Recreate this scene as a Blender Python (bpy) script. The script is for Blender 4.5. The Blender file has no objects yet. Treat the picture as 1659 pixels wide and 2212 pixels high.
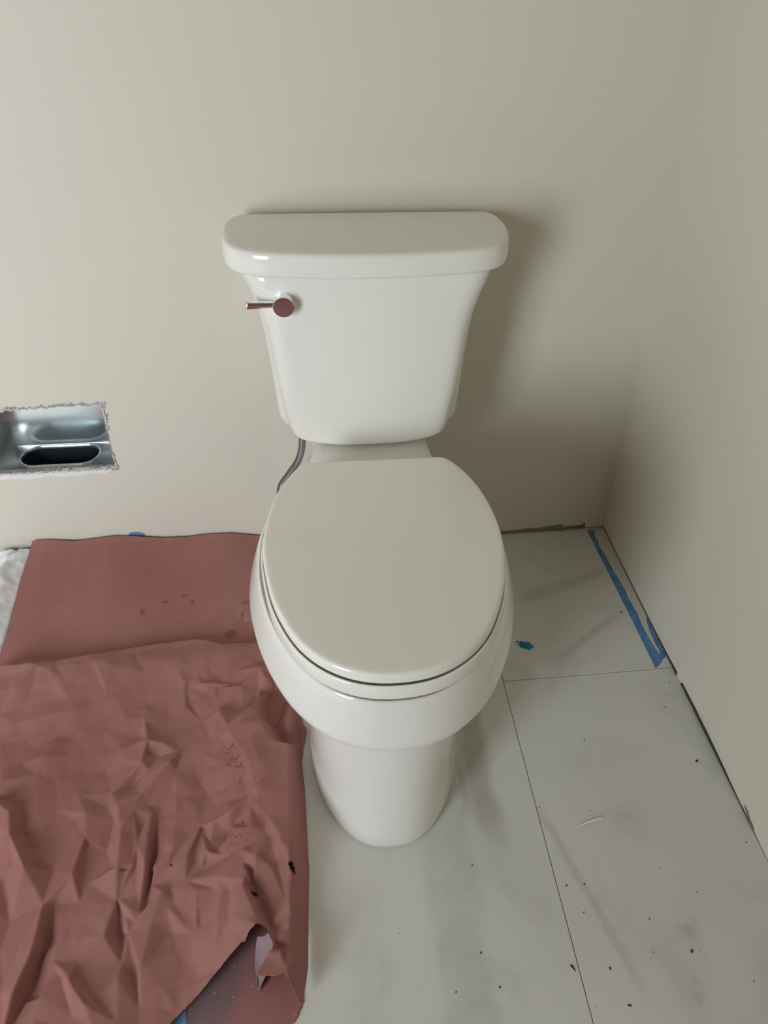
import bpy, bmesh, math, random
import numpy as np
from mathutils import Vector, Matrix

S = bpy.context.scene
COL = S.collection
random.seed(7)

# ------------------------------------------------------------------ camera
CAM_R = (0.993384, -0.112944, 0.020777)
CAM_D = (-0.043849, -0.540253, -0.840359)
CAM_F = (0.106138, 0.833888, -0.541632)
cam = bpy.data.cameras.new('camera')
cam.sensor_fit = 'AUTO'
cam.sensor_width = 36.0
cam.lens = 1641.402 / 2212.0 * 36.0
cam.shift_x = -42.533 / 2212.0
cam.shift_y = -225.191 / 2212.0
cam.clip_start = 0.02
cob = bpy.data.objects.new('camera', cam)
COL.objects.link(cob)
m = Matrix.Identity(4)
for i in range(3):
    m[i][0] = CAM_R[i]; m[i][1] = -CAM_D[i]; m[i][2] = -CAM_F[i]
m[0][3], m[1][3], m[2][3] = -0.083106, -1.262745, 1.174029
cob.matrix_world = m
S.camera = cob

# ------------------------------------------------------------------ view, world, lights
S.view_settings.view_transform = 'Standard'
S.view_settings.look = 'None'
S.view_settings.exposure = 0.0
S.view_settings.gamma = 1.0
S.view_settings.use_curve_mapping = False
S.cycles.use_denoising = True
S.cycles.max_bounces = 10
S.cycles.diffuse_bounces = 6
S.cycles.sample_clamp_indirect = 4.0
S.cycles.caustics_refractive = False
S.cycles.blur_glossy = 0.25

world = bpy.data.worlds.new('world')
S.world = world
world.use_nodes = True
world.node_tree.nodes['Background'].inputs[0].default_value = (0.75, 0.87, 1.0, 1)
world.node_tree.nodes['Background'].inputs[1].default_value = 1.0

def area(name, loc, direction, sx, sy, power, col):
    l = bpy.data.lights.new(name, 'AREA')
    l.shape = 'RECTANGLE'; l.size = sx; l.size_y = sy
    l.energy = power; l.color = col
    o = bpy.data.objects.new(name, l)
    COL.objects.link(o)
    o.location = loc
    o.rotation_euler = Vector(direction).to_track_quat('-Z', 'Y').to_euler()
    return o
# daylight coming in through the window opening in the left wall
area('window_daylight', (-1.66, -2.25, 0.98), (0, 1, 0.0), 1.00, 1.46, 59.0, (0.86, 0.93, 1.0))
# weak warm fill light added below the ceiling; no fixture known there
area('ceiling_fill', (-0.9, -1.3, 2.36), (0, 0, -1), 0.30, 0.30, 0.8, (1.0, 0.80, 0.55))

# ------------------------------------------------------------------ helpers
def link(o, parent=None):
    COL.objects.link(o)
    if parent is not None: o.parent = parent
    return o
def mobj(name, verts, faces, mat, parent=None, smooth=True):
    me = bpy.data.meshes.new(name)
    me.from_pydata([tuple(map(float, v)) for v in verts], [], faces)
    me.update()
    if smooth:
        me.polygons.foreach_set('use_smooth', [True] * len(me.polygons))
    if mat is not None: me.materials.append(mat)
    return link(bpy.data.objects.new(name, me), parent)
def bobj(name, bm, mat, parent=None, smooth=True):
    me = bpy.data.meshes.new(name)
    bm.to_mesh(me); bm.free()
    if smooth: me.polygons.foreach_set('use_smooth', [True] * len(me.polygons))
    if mat is not None: me.materials.append(mat)
    return link(bpy.data.objects.new(name, me), parent)
def tag(o, label=None, cat=None, group=None, kind=None):
    if label: o['label'] = label
    if cat: o['category'] = cat
    if group: o['group'] = group
    if kind: o['kind'] = kind
    return o
def empty(name, loc=(0, 0, 0), rz=0):
    o = bpy.data.objects.new(name, None)
    o.empty_display_size = 0.1
    o.location = loc; o.rotation_euler = (0, 0, rz)
    COL.objects.link(o)
    return o
def box(bm, x0, x1, y0, y1, z0, z1):
    r = bmesh.ops.create_cube(bm, size=1)
    for v in r['verts']:
        v.co = Vector((x0 + (v.co.x + .5) * (x1 - x0), y0 + (v.co.y + .5) * (y1 - y0), z0 + (v.co.z + .5) * (z1 - z0)))
    return r['verts']

def catmull(P, closed, sub=8):
    P = [np.array(p, float) for p in P]; n = len(P); out = []
    rng = range(n) if closed else range(n - 1)
    for i in rng:
        if closed: a, b, c, d = P[(i - 1) % n], P[i], P[(i + 1) % n], P[(i + 2) % n]
        else: a, b, c, d = P[max(i - 1, 0)], P[i], P[i + 1], P[min(i + 2, n - 1)]
        for k in range(sub):
            t = k / sub
            # centripetal-ish: plain Catmull-Rom with slight tension
            m1 = (c - a) * .5; m2 = (d - b) * .5
            out.append((2*t**3 - 3*t**2 + 1) * b + (t**3 - 2*t**2 + t) * m1 + (-2*t**3 + 3*t**2) * c + (t**3 - t**2) * m2)
    if not closed: out.append(P[-1])
    return np.array(out)
def resample(L, n):
    L = np.vstack([L, L[:1]])
    d = np.r_[0, np.cumsum(np.linalg.norm(np.diff(L, axis=0), axis=1))]
    t = np.linspace(0, d[-1], n, endpoint=False)
    return np.stack([np.interp(t, d, L[:, k]) for k in range(L.shape[1])], 1)
def outline(half, n=96):
    """half: (x>=0, y) points from front centre round to back centre; returns a closed loop"""
    h = [tuple(p) for p in half]
    full = h + [(-x, y) for x, y in reversed(h[1:-1])]
    return resample(catmull(full, True, 10), n)
def inset(L, d):
    if d == 0: return L.copy()
    t = np.roll(L, -1, 0) - np.roll(L, 1, 0)
    t /= np.linalg.norm(t, axis=1)[:, None] + 1e-12
    nrm = np.stack([-t[:, 1], t[:, 0]], 1)
    c = L.mean(0)
    s = np.sign(((c - L) * nrm).sum(1).mean())
    return L + nrm * s * d
def loft(rings, cap0=True, cap1=True):
    """rings: list of (n,3) arrays"""
    n = len(rings[0]); V = np.vstack(rings); F = []
    for r in range(len(rings) - 1):
        for i in range(n):
            j = (i + 1) % n
            F.append((r*n + i, r*n + j, (r+1)*n + j, (r+1)*n + i))
    V = list(V)
    for cap, r, rev in ((cap0, 0, True), (cap1, len(rings) - 1, False)):
        if cap:
            c = np.mean(rings[r], 0); V.append(c); k = len(V) - 1
            for i in range(n):
                j = (i + 1) % n
                F.append((r*n + j, r*n + i, k) if rev else (r*n + i, r*n + j, k))
    return V, F
def ring(L, z): return np.column_stack([L, np.full(len(L), z)])
def scaled(L, s, c): return (L - c) * s + c
def tube(path, r, n=12, sub=6, mat=None, name='tube', parent=None):
    P = catmull(path, False, sub); rings = []
    up = np.array([0.3, 0.9, 0.2])
    for i in range(len(P)):
        t = P[min(i + 1, len(P) - 1)] - P[max(i - 1, 0)]; t /= np.linalg.norm(t)
        a = np.cross(t, up); a /= np.linalg.norm(a); b = np.cross(t, a)
        rr = r[i * len(r) // len(P)] if hasattr(r, '__len__') else r
        ang = np.linspace(0, 2 * math.pi, n, endpoint=False)
        rings.append(P[i] + rr * (np.outer(np.cos(ang), a) + np.outer(np.sin(ang), b)))
    V, F = loft(rings)
    return mobj(name, V, F, mat, parent)
def lathe_y(cx, cz, prof, n=40):
    """prof: (radius, y) pairs; axis along y"""
    ang = np.linspace(0, 2 * math.pi, n, endpoint=False)
    rings = [np.column_stack([cx + r * np.cos(ang), np.full(n, y), cz + r * np.sin(ang)]) for r, y in prof]
    return loft(rings)

# ------------------------------------------------------------------ materials
def mat(name, col=(.8, .8, .8), rough=.5, metal=0.0, spec=.5, coat=0.0):
    M = bpy.data.materials.new(name); M.use_nodes = True
    b = M.node_tree.nodes['Principled BSDF']
    b.inputs['Base Color'].default_value = (*col, 1)
    b.inputs['Roughness'].default_value = rough
    b.inputs['Metallic'].default_value = metal
    b.inputs['Specular IOR Level'].default_value = spec
    b.inputs['Coat Weight'].default_value = coat
    b.inputs['Coat Roughness'].default_value = 0.03
    return M, M.node_tree.nodes, M.node_tree.links, b
class G:
    """tiny node-graph helper"""
    def __init__(s, N, Lk): s.N, s.L = N, Lk
    def set(s, sock, v):
        if isinstance(v, bpy.types.NodeSocket): s.L.new(v, sock)
        elif v is not None: sock.default_value = v
    def math(s, op, a, b=None, c=None, clamp=False):
        n = s.N.new('ShaderNodeMath'); n.operation = op; n.use_clamp = clamp
        for i, v in enumerate((a, b, c)):
            if v is not None: s.set(n.inputs[i], v)
        return n.outputs[0]
    def noise(s, scale, detail=4, rough=.5, vec=None, dist=0.0):
        n = s.N.new('ShaderNodeTexNoise')
        n.inputs['Scale'].default_value = scale; n.inputs['Detail'].default_value = detail
        n.inputs['Roughness'].default_value = rough; n.inputs['Distortion'].default_value = dist
        if vec is not None: s.L.new(vec, n.inputs['Vector'])
        return n.outputs['Fac']
    def ramp(s, f, a, b, lo=0.0, hi=1.0):
        n = s.N.new('ShaderNodeMapRange'); n.interpolation_type = 'SMOOTHSTEP'
        s.set(n.inputs['Value'], f)
        for k, v in zip(('From Min', 'From Max', 'To Min', 'To Max'), (a, b, lo, hi)): n.inputs[k].default_value = v
        return n.outputs['Result']
    def mix(s, f, a, b):
        n = s.N.new('ShaderNodeMix'); n.data_type = 'RGBA'
        s.set(n.inputs[0], f)
        s.set(n.inputs[6], (*a, 1) if isinstance(a, tuple) else a)
        s.set(n.inputs[7], (*b, 1) if isinstance(b, tuple) else b)
        return n.outputs[2]
    def pos(s):
        n = s.N.new('ShaderNodeNewGeometry'); return n.outputs['Position']
    def sep(s, v):
        n = s.N.new('ShaderNodeSeparateXYZ'); s.L.new(v, n.inputs[0]); return n.outputs
    def blob(s, p, c, r0, r1, sx=1.0, sy=1.0):
        """1 inside r0 falling to 0 at r1 round the floor point c (elliptical)"""
        x, y, z = s.sep(p)
        dx = s.math('MULTIPLY', s.math('SUBTRACT', x, c[0]), 1 / sx)
        dy = s.math('MULTIPLY', s.math('SUBTRACT', y, c[1]), 1 / sy)
        d = s.math('SQRT', s.math('ADD', s.math('MULTIPLY', dx, dx), s.math('MULTIPLY', dy, dy)))
        return s.ramp(d, r0, r1, 1, 0)
    def bump(s, h, strength, dist, b):
        n = s.N.new('ShaderNodeBump'); n.inputs['Strength'].default_value = strength
        n.inputs['Distance'].default_value = dist
        s.L.new(h, n.inputs['Height']); s.L.new(n.outputs[0], b.inputs['Normal'])

PORC, *_ = mat('glazed_porcelain', (.84, .82, .765), .08, spec=.5)
PLAS, *_ = mat('seat_plastic', (.90, .88, .805), .10, spec=.45)
CHROME, *_ = mat('polished_chrome', (.86, .86, .88), .05, metal=1.0)

WALL, N, Lk, b = mat('painted_drywall', (.69, .655, .595), .75, spec=.25)
g = G(N, Lk); p = g.pos()
f = g.noise(1.6, 3, .5, p)
Lk.new(g.mix(g.ramp(f, .3, .7), (.678, .636, .545), (.660, .620, .532)), b.inputs['Base Color'])
g.bump(g.noise(260, 3, .6, p), .06, .002, b)

GYP, N, Lk, b = mat('raw_gypsum', (.70, .67, .62), .95, spec=.1)
g = G(N, Lk); f = g.noise(420, 4, .7, g.pos())
Lk.new(g.mix(g.ramp(f, .42, .62), (.74, .72, .69), (.20, .17, .13)), b.inputs['Base Color'])
g.bump(f, .8, .004, b)
FILL, *_ = mat('pale_filler', (.78, .76, .76), .8, spec=.2)
TORN, *_ = mat('torn_green_backing', (.20, .21, .15), .9, spec=.1)
GOUGE, N, Lk, b = mat('gouged_board_core', (.2, .15, .1), .95, spec=.1)
g = G(N, Lk); Lk.new(g.mix(g.ramp(g.noise(600, 3, .6, g.pos()), .4, .6), (.10, .075, .045), (.36, .30, .22)), b.inputs['Base Color'])
DARK, *_ = mat('cavity_shade_black', (.02, .02, .02), .95, spec=.05)  # near-black colour stands for the shade inside the wall
CEIL, *_ = mat('bounce_cut_ceiling', (.26, .235, .175), .9, spec=.1)  # unseen ceiling, dark warm tone chosen to dim and warm the bounced light
DIMWALL, *_ = mat('bounce_cut_wall', (.26, .22, .155), .9, spec=.1)  # unseen walls, tone made dark and brown to cut and tint bounce
WINM, *_ = mat('window_frame_paint', (.8, .8, .8), .4)
GROUT, *_ = mat('grey_grout', (.34, .335, .31), .9, spec=.1)

TILE, N, Lk, b = mat('veined_porcelain_tile', (.6, .6, .57), .42, spec=.35)
g = G(N, Lk); p = g.pos(); x, y, z = g.sep(p)
wob = g.math('MULTIPLY', g.math('SUBTRACT', g.noise(9, 5, .6, p), .5), .05)
xw = g.math('ADD', x, wob)
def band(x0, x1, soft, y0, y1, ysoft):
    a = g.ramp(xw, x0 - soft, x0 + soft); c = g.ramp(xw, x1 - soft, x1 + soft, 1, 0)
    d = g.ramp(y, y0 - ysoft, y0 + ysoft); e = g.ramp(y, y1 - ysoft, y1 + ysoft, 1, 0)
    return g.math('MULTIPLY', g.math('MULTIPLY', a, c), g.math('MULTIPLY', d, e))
base = g.mix(g.ramp(g.noise(3.2, 4, .55, p), .3, .7), (.72, .715, .675), (.67, .665, .625))
# dusty film and cloudy grey
cl = g.math('MULTIPLY', g.ramp(g.noise(7, 6, .6, p, .6), .5, .75), .35)
base = g.mix(cl, base, (.44, .435, .40))
v1 = g.math('MULTIPLY', g.math('MULTIPLY', band(.036, .110, .010, -1.2, -.60, .12), g.ramp(g.noise(14, 5, .65, p, .5), .25, .7, .35, 1)), .40)
base = g.mix(v1, base, (.40, .405, .40))
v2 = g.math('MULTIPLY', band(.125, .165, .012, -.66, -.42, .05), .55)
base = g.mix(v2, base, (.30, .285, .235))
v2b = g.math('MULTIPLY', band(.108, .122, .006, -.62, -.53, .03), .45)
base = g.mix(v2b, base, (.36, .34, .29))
# thin diagonal veins on the right-hand tiles
def diag(ax, ay, bx, by, w, amt, col):
    global base
    dx, dy = bx - ax, by - ay; Ln = math.hypot(dx, dy); dx /= Ln; dy /= Ln
    wob2 = g.math('MULTIPLY', g.math('SUBTRACT', g.noise(9, 3, .5, p), .5), .030)
    rx = g.math('SUBTRACT', x, ax); ry = g.math('SUBTRACT', y, ay)
    al = g.math('ADD', g.math('MULTIPLY', rx, dx), g.math('MULTIPLY', ry, dy))
    ac = g.math('ADD', g.math('ADD', g.math('MULTIPLY', rx, -dy), g.math('MULTIPLY', ry, dx)), wob2)
    msk = g.math('MULTIPLY', g.ramp(g.math('ABSOLUTE', ac), w * .2, w, 1, 0),
                 g.math('MULTIPLY', g.ramp(al, -.02, .03), g.ramp(al, Ln - .05, Ln + .02, 1, 0)))
    base = g.mix(g.math('MULTIPLY', msk, amt), base, col)
diag(.229, -.63, .30, -.89, .011, .34, (.42, .40, .35))
diag(.335, -.35, .50, -.26, .012, .40, (.42, .40, .34))
diag(.30, -.20, .52, -.13, .020, .35, (.40, .37, .30))
for c, r, sx, sy, amt in (((.392, -.815), .030, .8, 1.0, .45), ((.372, -.885), .022, .6, 1.4, .40), ((.36, -.66), .06, 1, 1, .22)):
    s_ = g.math('MULTIPLY', g.blob(p, c, 0, r, sx, sy), g.ramp(g.noise(40, 4, .7, p), .3, .65))
    base = g.mix(g.math('MULTIPLY', s_, amt), base, (.27, .22, .18))
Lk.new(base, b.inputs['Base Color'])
g.bump(g.noise(300, 2, .5, p), .03, .001, b)

PAPER, N, Lk, b = mat('red_rosin_paper', (.37, .15, .14), .82, spec=.22)
g = G(N, Lk); p = g.pos()
base = g.mix(g.ramp(g.noise(5, 5, .6, p), .3, .7), (.372, .174, .155), (.330, .143, .124))
base = g.mix(g.math('MULTIPLY', g.ramp(g.noise(700, 2, .6, p), .35, .75), .25), base, (.27, .10, .09))
# pale plaster dust
base = g.mix(g.math('MULTIPLY', g.ramp(g.noise(16, 6, .7, p, .8), .60, .80), .40), base, (.47, .30, .275))
# dried dark flecks of foot prints
for c, r, sx, sy in (((-0.2376, -0.5516), .05, .7, 1.1), ((-0.2513, -0.5107), .035, .7, 1), ((-0.2269, -0.6429), .05, .65, .9)):
    ms = g.math('MULTIPLY', g.blob(p, c, .012, r, sx, sy), g.ramp(g.noise(75, 3, .6, p, 1.2), .60, .64))
    base = g.mix(g.math('MULTIPLY', ms, .85), base, (.085, .022, .018))
    base = g.mix(g.math('MULTIPLY', g.blob(p, c, .01, r * 1.25, sx, sy), .25), base, (.26, .10, .085))
# wet drips near the bowl
for c, r, sx, sy in ((((-0.4523, -0.1763), 0.0090, 0.70, 1.00), ((-0.4107, -0.1561), 0.0080, 1.00, 0.50), ((-0.3759, -0.1446), 0.0090, 1.00, 0.50), ((-0.3575, -0.1612), 0.0070, 0.70, 0.80), ((-0.2547, -0.1684), 0.0100, 1.00, 0.60), ((-0.2584, -0.1983), 0.0110, 0.35, 1.20), ((-0.2787, -0.2392), 0.0160, 1.00, 0.70))):
    base = g.mix(g.math('MULTIPLY', g.blob(p, c, r * .5, r, sx, sy), .6), base, (.17, .055, .045))
# pale dusty smear beside the bowl
ms = g.math('MULTIPLY', g.blob(p, (-.262, -.205), .01, .065, .7, 1.0), g.ramp(g.noise(45, 5, .7, p), .42, .7))
base = g.mix(g.math('MULTIPLY', ms, .6), base, (.50, .36, .34))
Lk.new(base, b.inputs['Base Color'])
g.bump(g.noise(420, 3, .6, p), .10, .001, b)

PAPERLOW, N, Lk, b = mat('red_paper_with_grey_film', (.37, .16, .15), .7, spec=.3)
g = G(N, Lk); p = g.pos(); x, y, z = g.sep(p)
msk = g.math('MULTIPLY', g.ramp(g.math('ADD', g.math('SUBTRACT', x, g.math('MULTIPLY', y, .25)), g.math('MULTIPLY', g.noise(26, 4, .6, p), .06)), .035, -.005), .85)
base = g.mix(msk, (.36, .155, .145), (.21, .14, .15))
base = g.mix(g.math('MULTIPLY', g.ramp(g.noise(150, 4, .7, p), .64, .70), .8), base, (.6, .52, .50))
Lk.new(base, b.inputs['Base Color'])
LAV, *_ = mat('greyish_paper_underside', (.34, .235, .245), .7, spec=.3)

PLASTIC = bpy.data.materials.new('cloudy_clear_film'); PLASTIC.use_nodes = True
N, Lk = PLASTIC.node_tree.nodes, PLASTIC.node_tree.links
b = N['Principled BSDF']
b.inputs['Base Color'].default_value = (.93, .94, .97, 1); b.inputs['Roughness'].default_value = .14
b.inputs['Specular IOR Level'].default_value = .6
g = G(N, Lk)
Lk.new(g.ramp(g.noise(22, 5, .65, g.pos(), .8), 0.35, .62, .82, .98), b.inputs['Alpha'])

SHEET, N, Lk, b = mat('galvanised_sheet_metal', (.72, .78, .80), .32, metal=.88)
g = G(N, Lk); p = g.pos()
f = g.noise(18, 3, .5, p)
Lk.new(g.ramp(f, .3, .7, .15, .24), b.inputs['Roughness'])
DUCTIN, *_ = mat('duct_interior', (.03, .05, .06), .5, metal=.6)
BRAID, N, Lk, b = mat('braided_steel', (.42, .40, .39), .35, metal=1.0)
g = G(N, Lk)
wv = N.new('ShaderNodeTexWave'); wv.inputs['Scale'].default_value = 260; wv.inputs['Distortion'].default_value = 0
wv.bands_direction = 'Z'; Lk.new(g.pos(), wv.inputs['Vector'])
g.bump(wv.outputs['Fac'], .5, .001, b)
Lk.new(g.mix(wv.outputs['Fac'], (.13, .12, .115), (.42, .40, .39)), b.inputs['Base Color'])

TAPE, N, Lk, b = mat('blue_masking_tape', (.10, .25, .50), .6, spec=.3)
g = G(N, Lk); p = g.pos()
Lk.new(g.mix(g.math('MULTIPLY', g.ramp(g.noise(60, 5, .7, p), .42, .68), .55), (.075, .215, .47), (.33, .40, .47)), b.inputs['Base Color'])
SMEAR, *_ = mat('dried_wall_paint', (.62, .60, .55), .6, spec=.3)
BLUE, *_ = mat('bright_blue_plastic', (.01, .21, .40), .4, spec=.4)
WHITEP, *_ = mat('white_plastic_offcut', (.80, .78, .73), .45)
SPECK, *_ = mat('dark_grit', (.06, .05, .045), .9, spec=.1)
SPECKW, *_ = mat('white_grit', (.8, .78, .75), .9, spec=.1)

# ------------------------------------------------------------------ room shell
XR = 0.5492; XL = -2.7; YF = -2.2; H = 2.4; T = .0127
def structure(o): o['kind'] = 'structure'; return o

floor_bm = bmesh.new(); box(floor_bm, XL - .1, XR + .1, YF - .1, .14, -.04, -.0035)
floor = structure(bobj('floor', floor_bm, GROUT, smooth=False))
# large tiles, each its own piece with an eased edge; joints are recessed
def tile(x0, x1, y0, y1, dz=0.0):
    bm = bmesh.new(); gap = .0005
    box(bm, x0 + gap, x1 - gap, y0 + gap, y1 - gap, -.006, dz)
    bmesh.ops.bevel(bm, geom=[e for e in bm.edges if all(abs(v.co.z - dz) < 1e-6 for v in e.verts)], offset=.0008, segments=2, affect='EDGES')
    return bobj('tile', bm, TILE, floor, smooth=False)
GX, GY = .2245, -.3915
cols = [(GX, XR + .001), (GX - .6096, GX), (GX - 1.2192, GX - .6096), (GX - 1.8288, GX - 1.2192), (XL, GX - 1.8288)]
for ci, (x0, x1) in enumerate(cols):
    off = GY if ci % 2 == 0 else -.06
    ys = [.012] + [off - k * 1.2192 for k in range(4) if off - k * 1.2192 > YF] + [YF]
    for a, c in zip(ys[1:], ys[:-1]):
        tile(x0, x1, a, c, 0.0004 if (ci == 0 and a > -1) else 0.0)

def wall_prism(name, bottom, top_z, axis, at, thick, mtl):
    """drywall sheet with a ragged lower edge. bottom: list of (along, z)"""
    V, F = [], []
    for k, dep in enumerate((0, thick)):
        for a, z in bottom: V.append((a, at + dep, z) if axis == 'x' else (at + dep, a, z))
        for a, z in reversed(bottom): V.append((a, at + dep, top_z) if axis == 'x' else (at + dep, a, top_z))
    n = len(V) // 2; nb = len(bottom)
    for k in range(2):
        for i in range(nb - 1):
            q = (k*n + i, k*n + i + 1, k*n + n - 2 - i, k*n + n - 1 - i)
            F.append(q if (k == 0) == (axis == 'x') else q[::-1])
    for i in range(n):
        j = (i + 1) % n
        q = (i, n + i, n + j, j)
        F.append(q if axis == 'x' else q[::-1])
    o = mobj(name, V, F, mtl, smooth=False)
    bm = bmesh.new(); bm.from_mesh(o.data); bmesh.ops.recalc_face_normals(bm, faces=bm.faces); bm.to_mesh(o.data); bm.free()
    return structure(o)

# back wall: four sheets round the rough register cut-out, joined as one mesh
HX0, HX1, HZ0, HZ1 = -.765, -.4985, .2405, .3905
bm = bmesh.new()
NX = 60
rr = random.Random(3)
def jag(n, amp): return [rr.uniform(-amp, amp) for _ in range(n)]
ring_in = []
for i in range(NX): ring_in.append((HX0 + (HX1 - HX0) * i / NX, HZ0 + rr.uniform(-.0016, .0012)))
for i in range(26): ring_in.append((HX1 + rr.uniform(-.0010, .0012), HZ0 + (HZ1 - HZ0) * i / 26))
for i in range(NX): ring_in.append((HX1 - (HX1 - HX0) * i / NX, HZ1 - .001 + rr.uniform(-.0028, .0028) - .006 * (i / NX)))
for i in range(26): ring_in.append((HX0, HZ1 - (HZ1 - HZ0) * i / 26))
ring_mid = [(x + (x > -.55) * .012 + (x < -.7) * -.012, z + (.012 if z > .33 else -.012 if z < .3 else 0)) for x, z in ring_in]
OUTR = [(XL, .004), (XR + .02, .004), (XR + .02, H), (XL, H)]
loops = []
for yy in (0.0, T):
    es = []
    vin = [bm.verts.new((x, yy, z)) for x, z in ring_in]; vo = [bm.verts.new((x, yy, z)) for x, z in OUTR]
    for vs in (vin, vo):
        for i in range(len(vs)): es.append(bm.edges.new((vs[i], vs[(i + 1) % len(vs)])))
    bmesh.ops.triangle_fill(bm, use_beauty=True, use_dissolve=False, edges=es)
    loops.append((vin, vo))
for k in (0, 1):
    A_, B_ = loops[0][k], loops[1][k]
    for i in range(len(A_)):
        j = (i + 1) % len(A_); bm.faces.new((A_[i], A_[j], B_[j], B_[i]))
bmesh.ops.recalc_face_normals(bm, faces=bm.faces)
wall_back = structure(bobj('wall_back', bm, WALL, smooth=False))
# crumbling gypsum edge of the cut-out
V, F = [], []
n = len(ring_in)
for yy, grow in ((-.0006, 1), (-.0012, .3), (.003, 0), (T, -.05)):
    for i, (x, z) in enumerate(ring_in):
        mx, mz = ring_mid[i]
        k = grow * (.30 + .60 * rr.random()) * (1 if z > .33 else .8 if z < .28 else .25)
        V.append((x + (mx - x) * k, yy + rr.uniform(0, .0004), z + (mz - z) * k))
for r in range(3):
    for i in range(n):
        j = (i + 1) % n
        F.append((r*n + i, r*n + j, (r+1)*n + j, (r+1)*n + i))
mobj('crumbled_edge', V, F, GYP, wall_back, smooth=False)
# pale filler smeared below the cut-out
sp = [(-.80, .222, .2385), (-.74, .224, .2392), (-.70, .2265, .2395), (-.66, .2235, .2392), (-.63, .2285, .2398), (-.60, .2255, .2395), (-.57, .2270, .2398), (-.545, .2300, .2400), (-.520, .2290, .2402), (-.505, .2345, .2402)]
V = []
for x_, za, zb_ in sp: V += [(x_, -.0002, za), (x_, -.0010, (za + zb_) / 2), (x_, -.0007, zb_)]
F = [(i*3 + k, i*3 + k + 1, i*3 + k + 4, i*3 + k + 3) for i in range(len(sp) - 1) for k in range(2)]
mobj('filler_smear', V, F, FILL, wall_back)
# near-black sheets standing in for the shade in the wall cavity
bm = bmesh.new(); box(bm, XL, XR + .12, .125, .135, -.02, H)
structure(bobj('cavity_shade_sheet_1', bm, DARK, smooth=False))
bm = bmesh.new(); box(bm, XR + .10, XR + .11, YF, .135, -.02, H)
structure(bobj('cavity_shade_sheet_2', bm, DARK, smooth=False))

# right wall with the ragged open gap along the floor
gap = [(YF, .0), (-1.0, .0), (-.80, .0), (-.72, .0010), (-.68, .0034), (-.64, .0052), (-.60, .0085), (-.575, .0100), (-.55, .0110), (-.52, .0115),
       (-.48, .0105), (-.45, .0095), (-.4285, .0090), (-.4280, .0004), (-.411, .0004), (-.4105, .0095), (-.395, .0085), (-.38, .0070), (-.36, .0058), (-.34, .0052),
       (-.30, .0046), (-.25, .0038), (-.20, .0034), (-.15, .0038), (-.10, .0030), (-.05, .0036), (0.0, .0034)]
wall_right = wall_prism('wall_right', gap, H, 'y', XR, T, WALL)
# torn lower edge of the right wall: pale chipped strip
pts = [(-.50, .0110, .013), (-.515, .0114, .020), (-.53, .0114, .023), (-.545, .0111, .021), (-.56, .0106, .023), (-.575, .0100, .020), (-.60, .0085, .017), (-.63, .0060, .013), (-.66, .0044, .008)]
V, F = [], []
for yv, z0, z1 in pts: V += [(XR - .0008, yv, z0), (XR - .0012, yv, (z0 + z1) / 2), (XR - .0002, yv, z1)]
for i in range(len(pts) - 1):
    for k in range(2): F.append((i*3 + k, i*3 + k + 1, i*3 + k + 4, i*3 + k + 3))
mobj('chipped_edge', V, F, SMEAR, wall_right, smooth=False)
# gouge near the camera end of the right wall
gp = [(-.664, .0145), (-.670, .0125), (-.676, .0135), (-.684, .0085), (-.694, .0075), (-.700, .0035), (-.695, .0015), (-.688, .0025), (-.680, .005), (-.673, .008), (-.667, .0105)]
V = [(XR - .0010, a, z) for a, z in gp] + [(XR - .0001, a + .0006, z + .0006) for a, z in gp]
k = len(gp); F = [tuple(range(k))] + [(i, (i+1) % k, k + (i+1) % k, k + i) for i in range(k)]
mobj('gouge', V, F, GOUGE, wall_right, smooth=False)
# small dent mark higher up
gp = [(-.402, .020), (-.406, .016), (-.409, .020), (-.407, .026), (-.403, .027)]
V = [(XR - .0006, a, z) for a, z in gp]; mobj('dent', V, [tuple(range(5))], SMEAR, wall_right, smooth=False)
# torn backing paper at the foot of the back wall, right of the toilet
tp = [(.20, .004, .006), (.27, .004, .007), (.3115, .0035, .0085), (.345, .004, .010), (.3693, .0035, .0125), (.39, .004, .0115), (.4123, .0045, .0145), (.435, .003, .017), (.4499, .001, .0185), (.4525, .0012, .012)]
V, F = [], []
for xx, z0, z1 in tp: V += [(xx, -.0025, z0), (xx, -.0032, (z0 + z1) / 2), (xx, -.0004, z1)]
for i in range(len(tp) - 1):
    for k in range(2): F.append((i*3 + k, i*3 + k + 1, i*3 + k + 4, i*3 + k + 3))
mobj('torn_backing', V, F, TORN, wall_back, smooth=False)
tp = [(.455, .0035, .010), (.47, .0035, .012), (.49, .0035, .0125), (.497, .0035, .013), (.499, .0035, .019), (.503, .0035, .0195), (.505, .0035, .008)]
V, F = [], []
for xx, z0, z1 in tp: V += [(xx, -.0012, z0), (xx, -.0003, z1)]
for i in range(len(tp) - 1): F.append((i*2, i*2 + 1, i*2 + 3, i*2 + 2))
mobj('torn_backing', V, F, GOUGE, wall_back, smooth=False)

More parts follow.
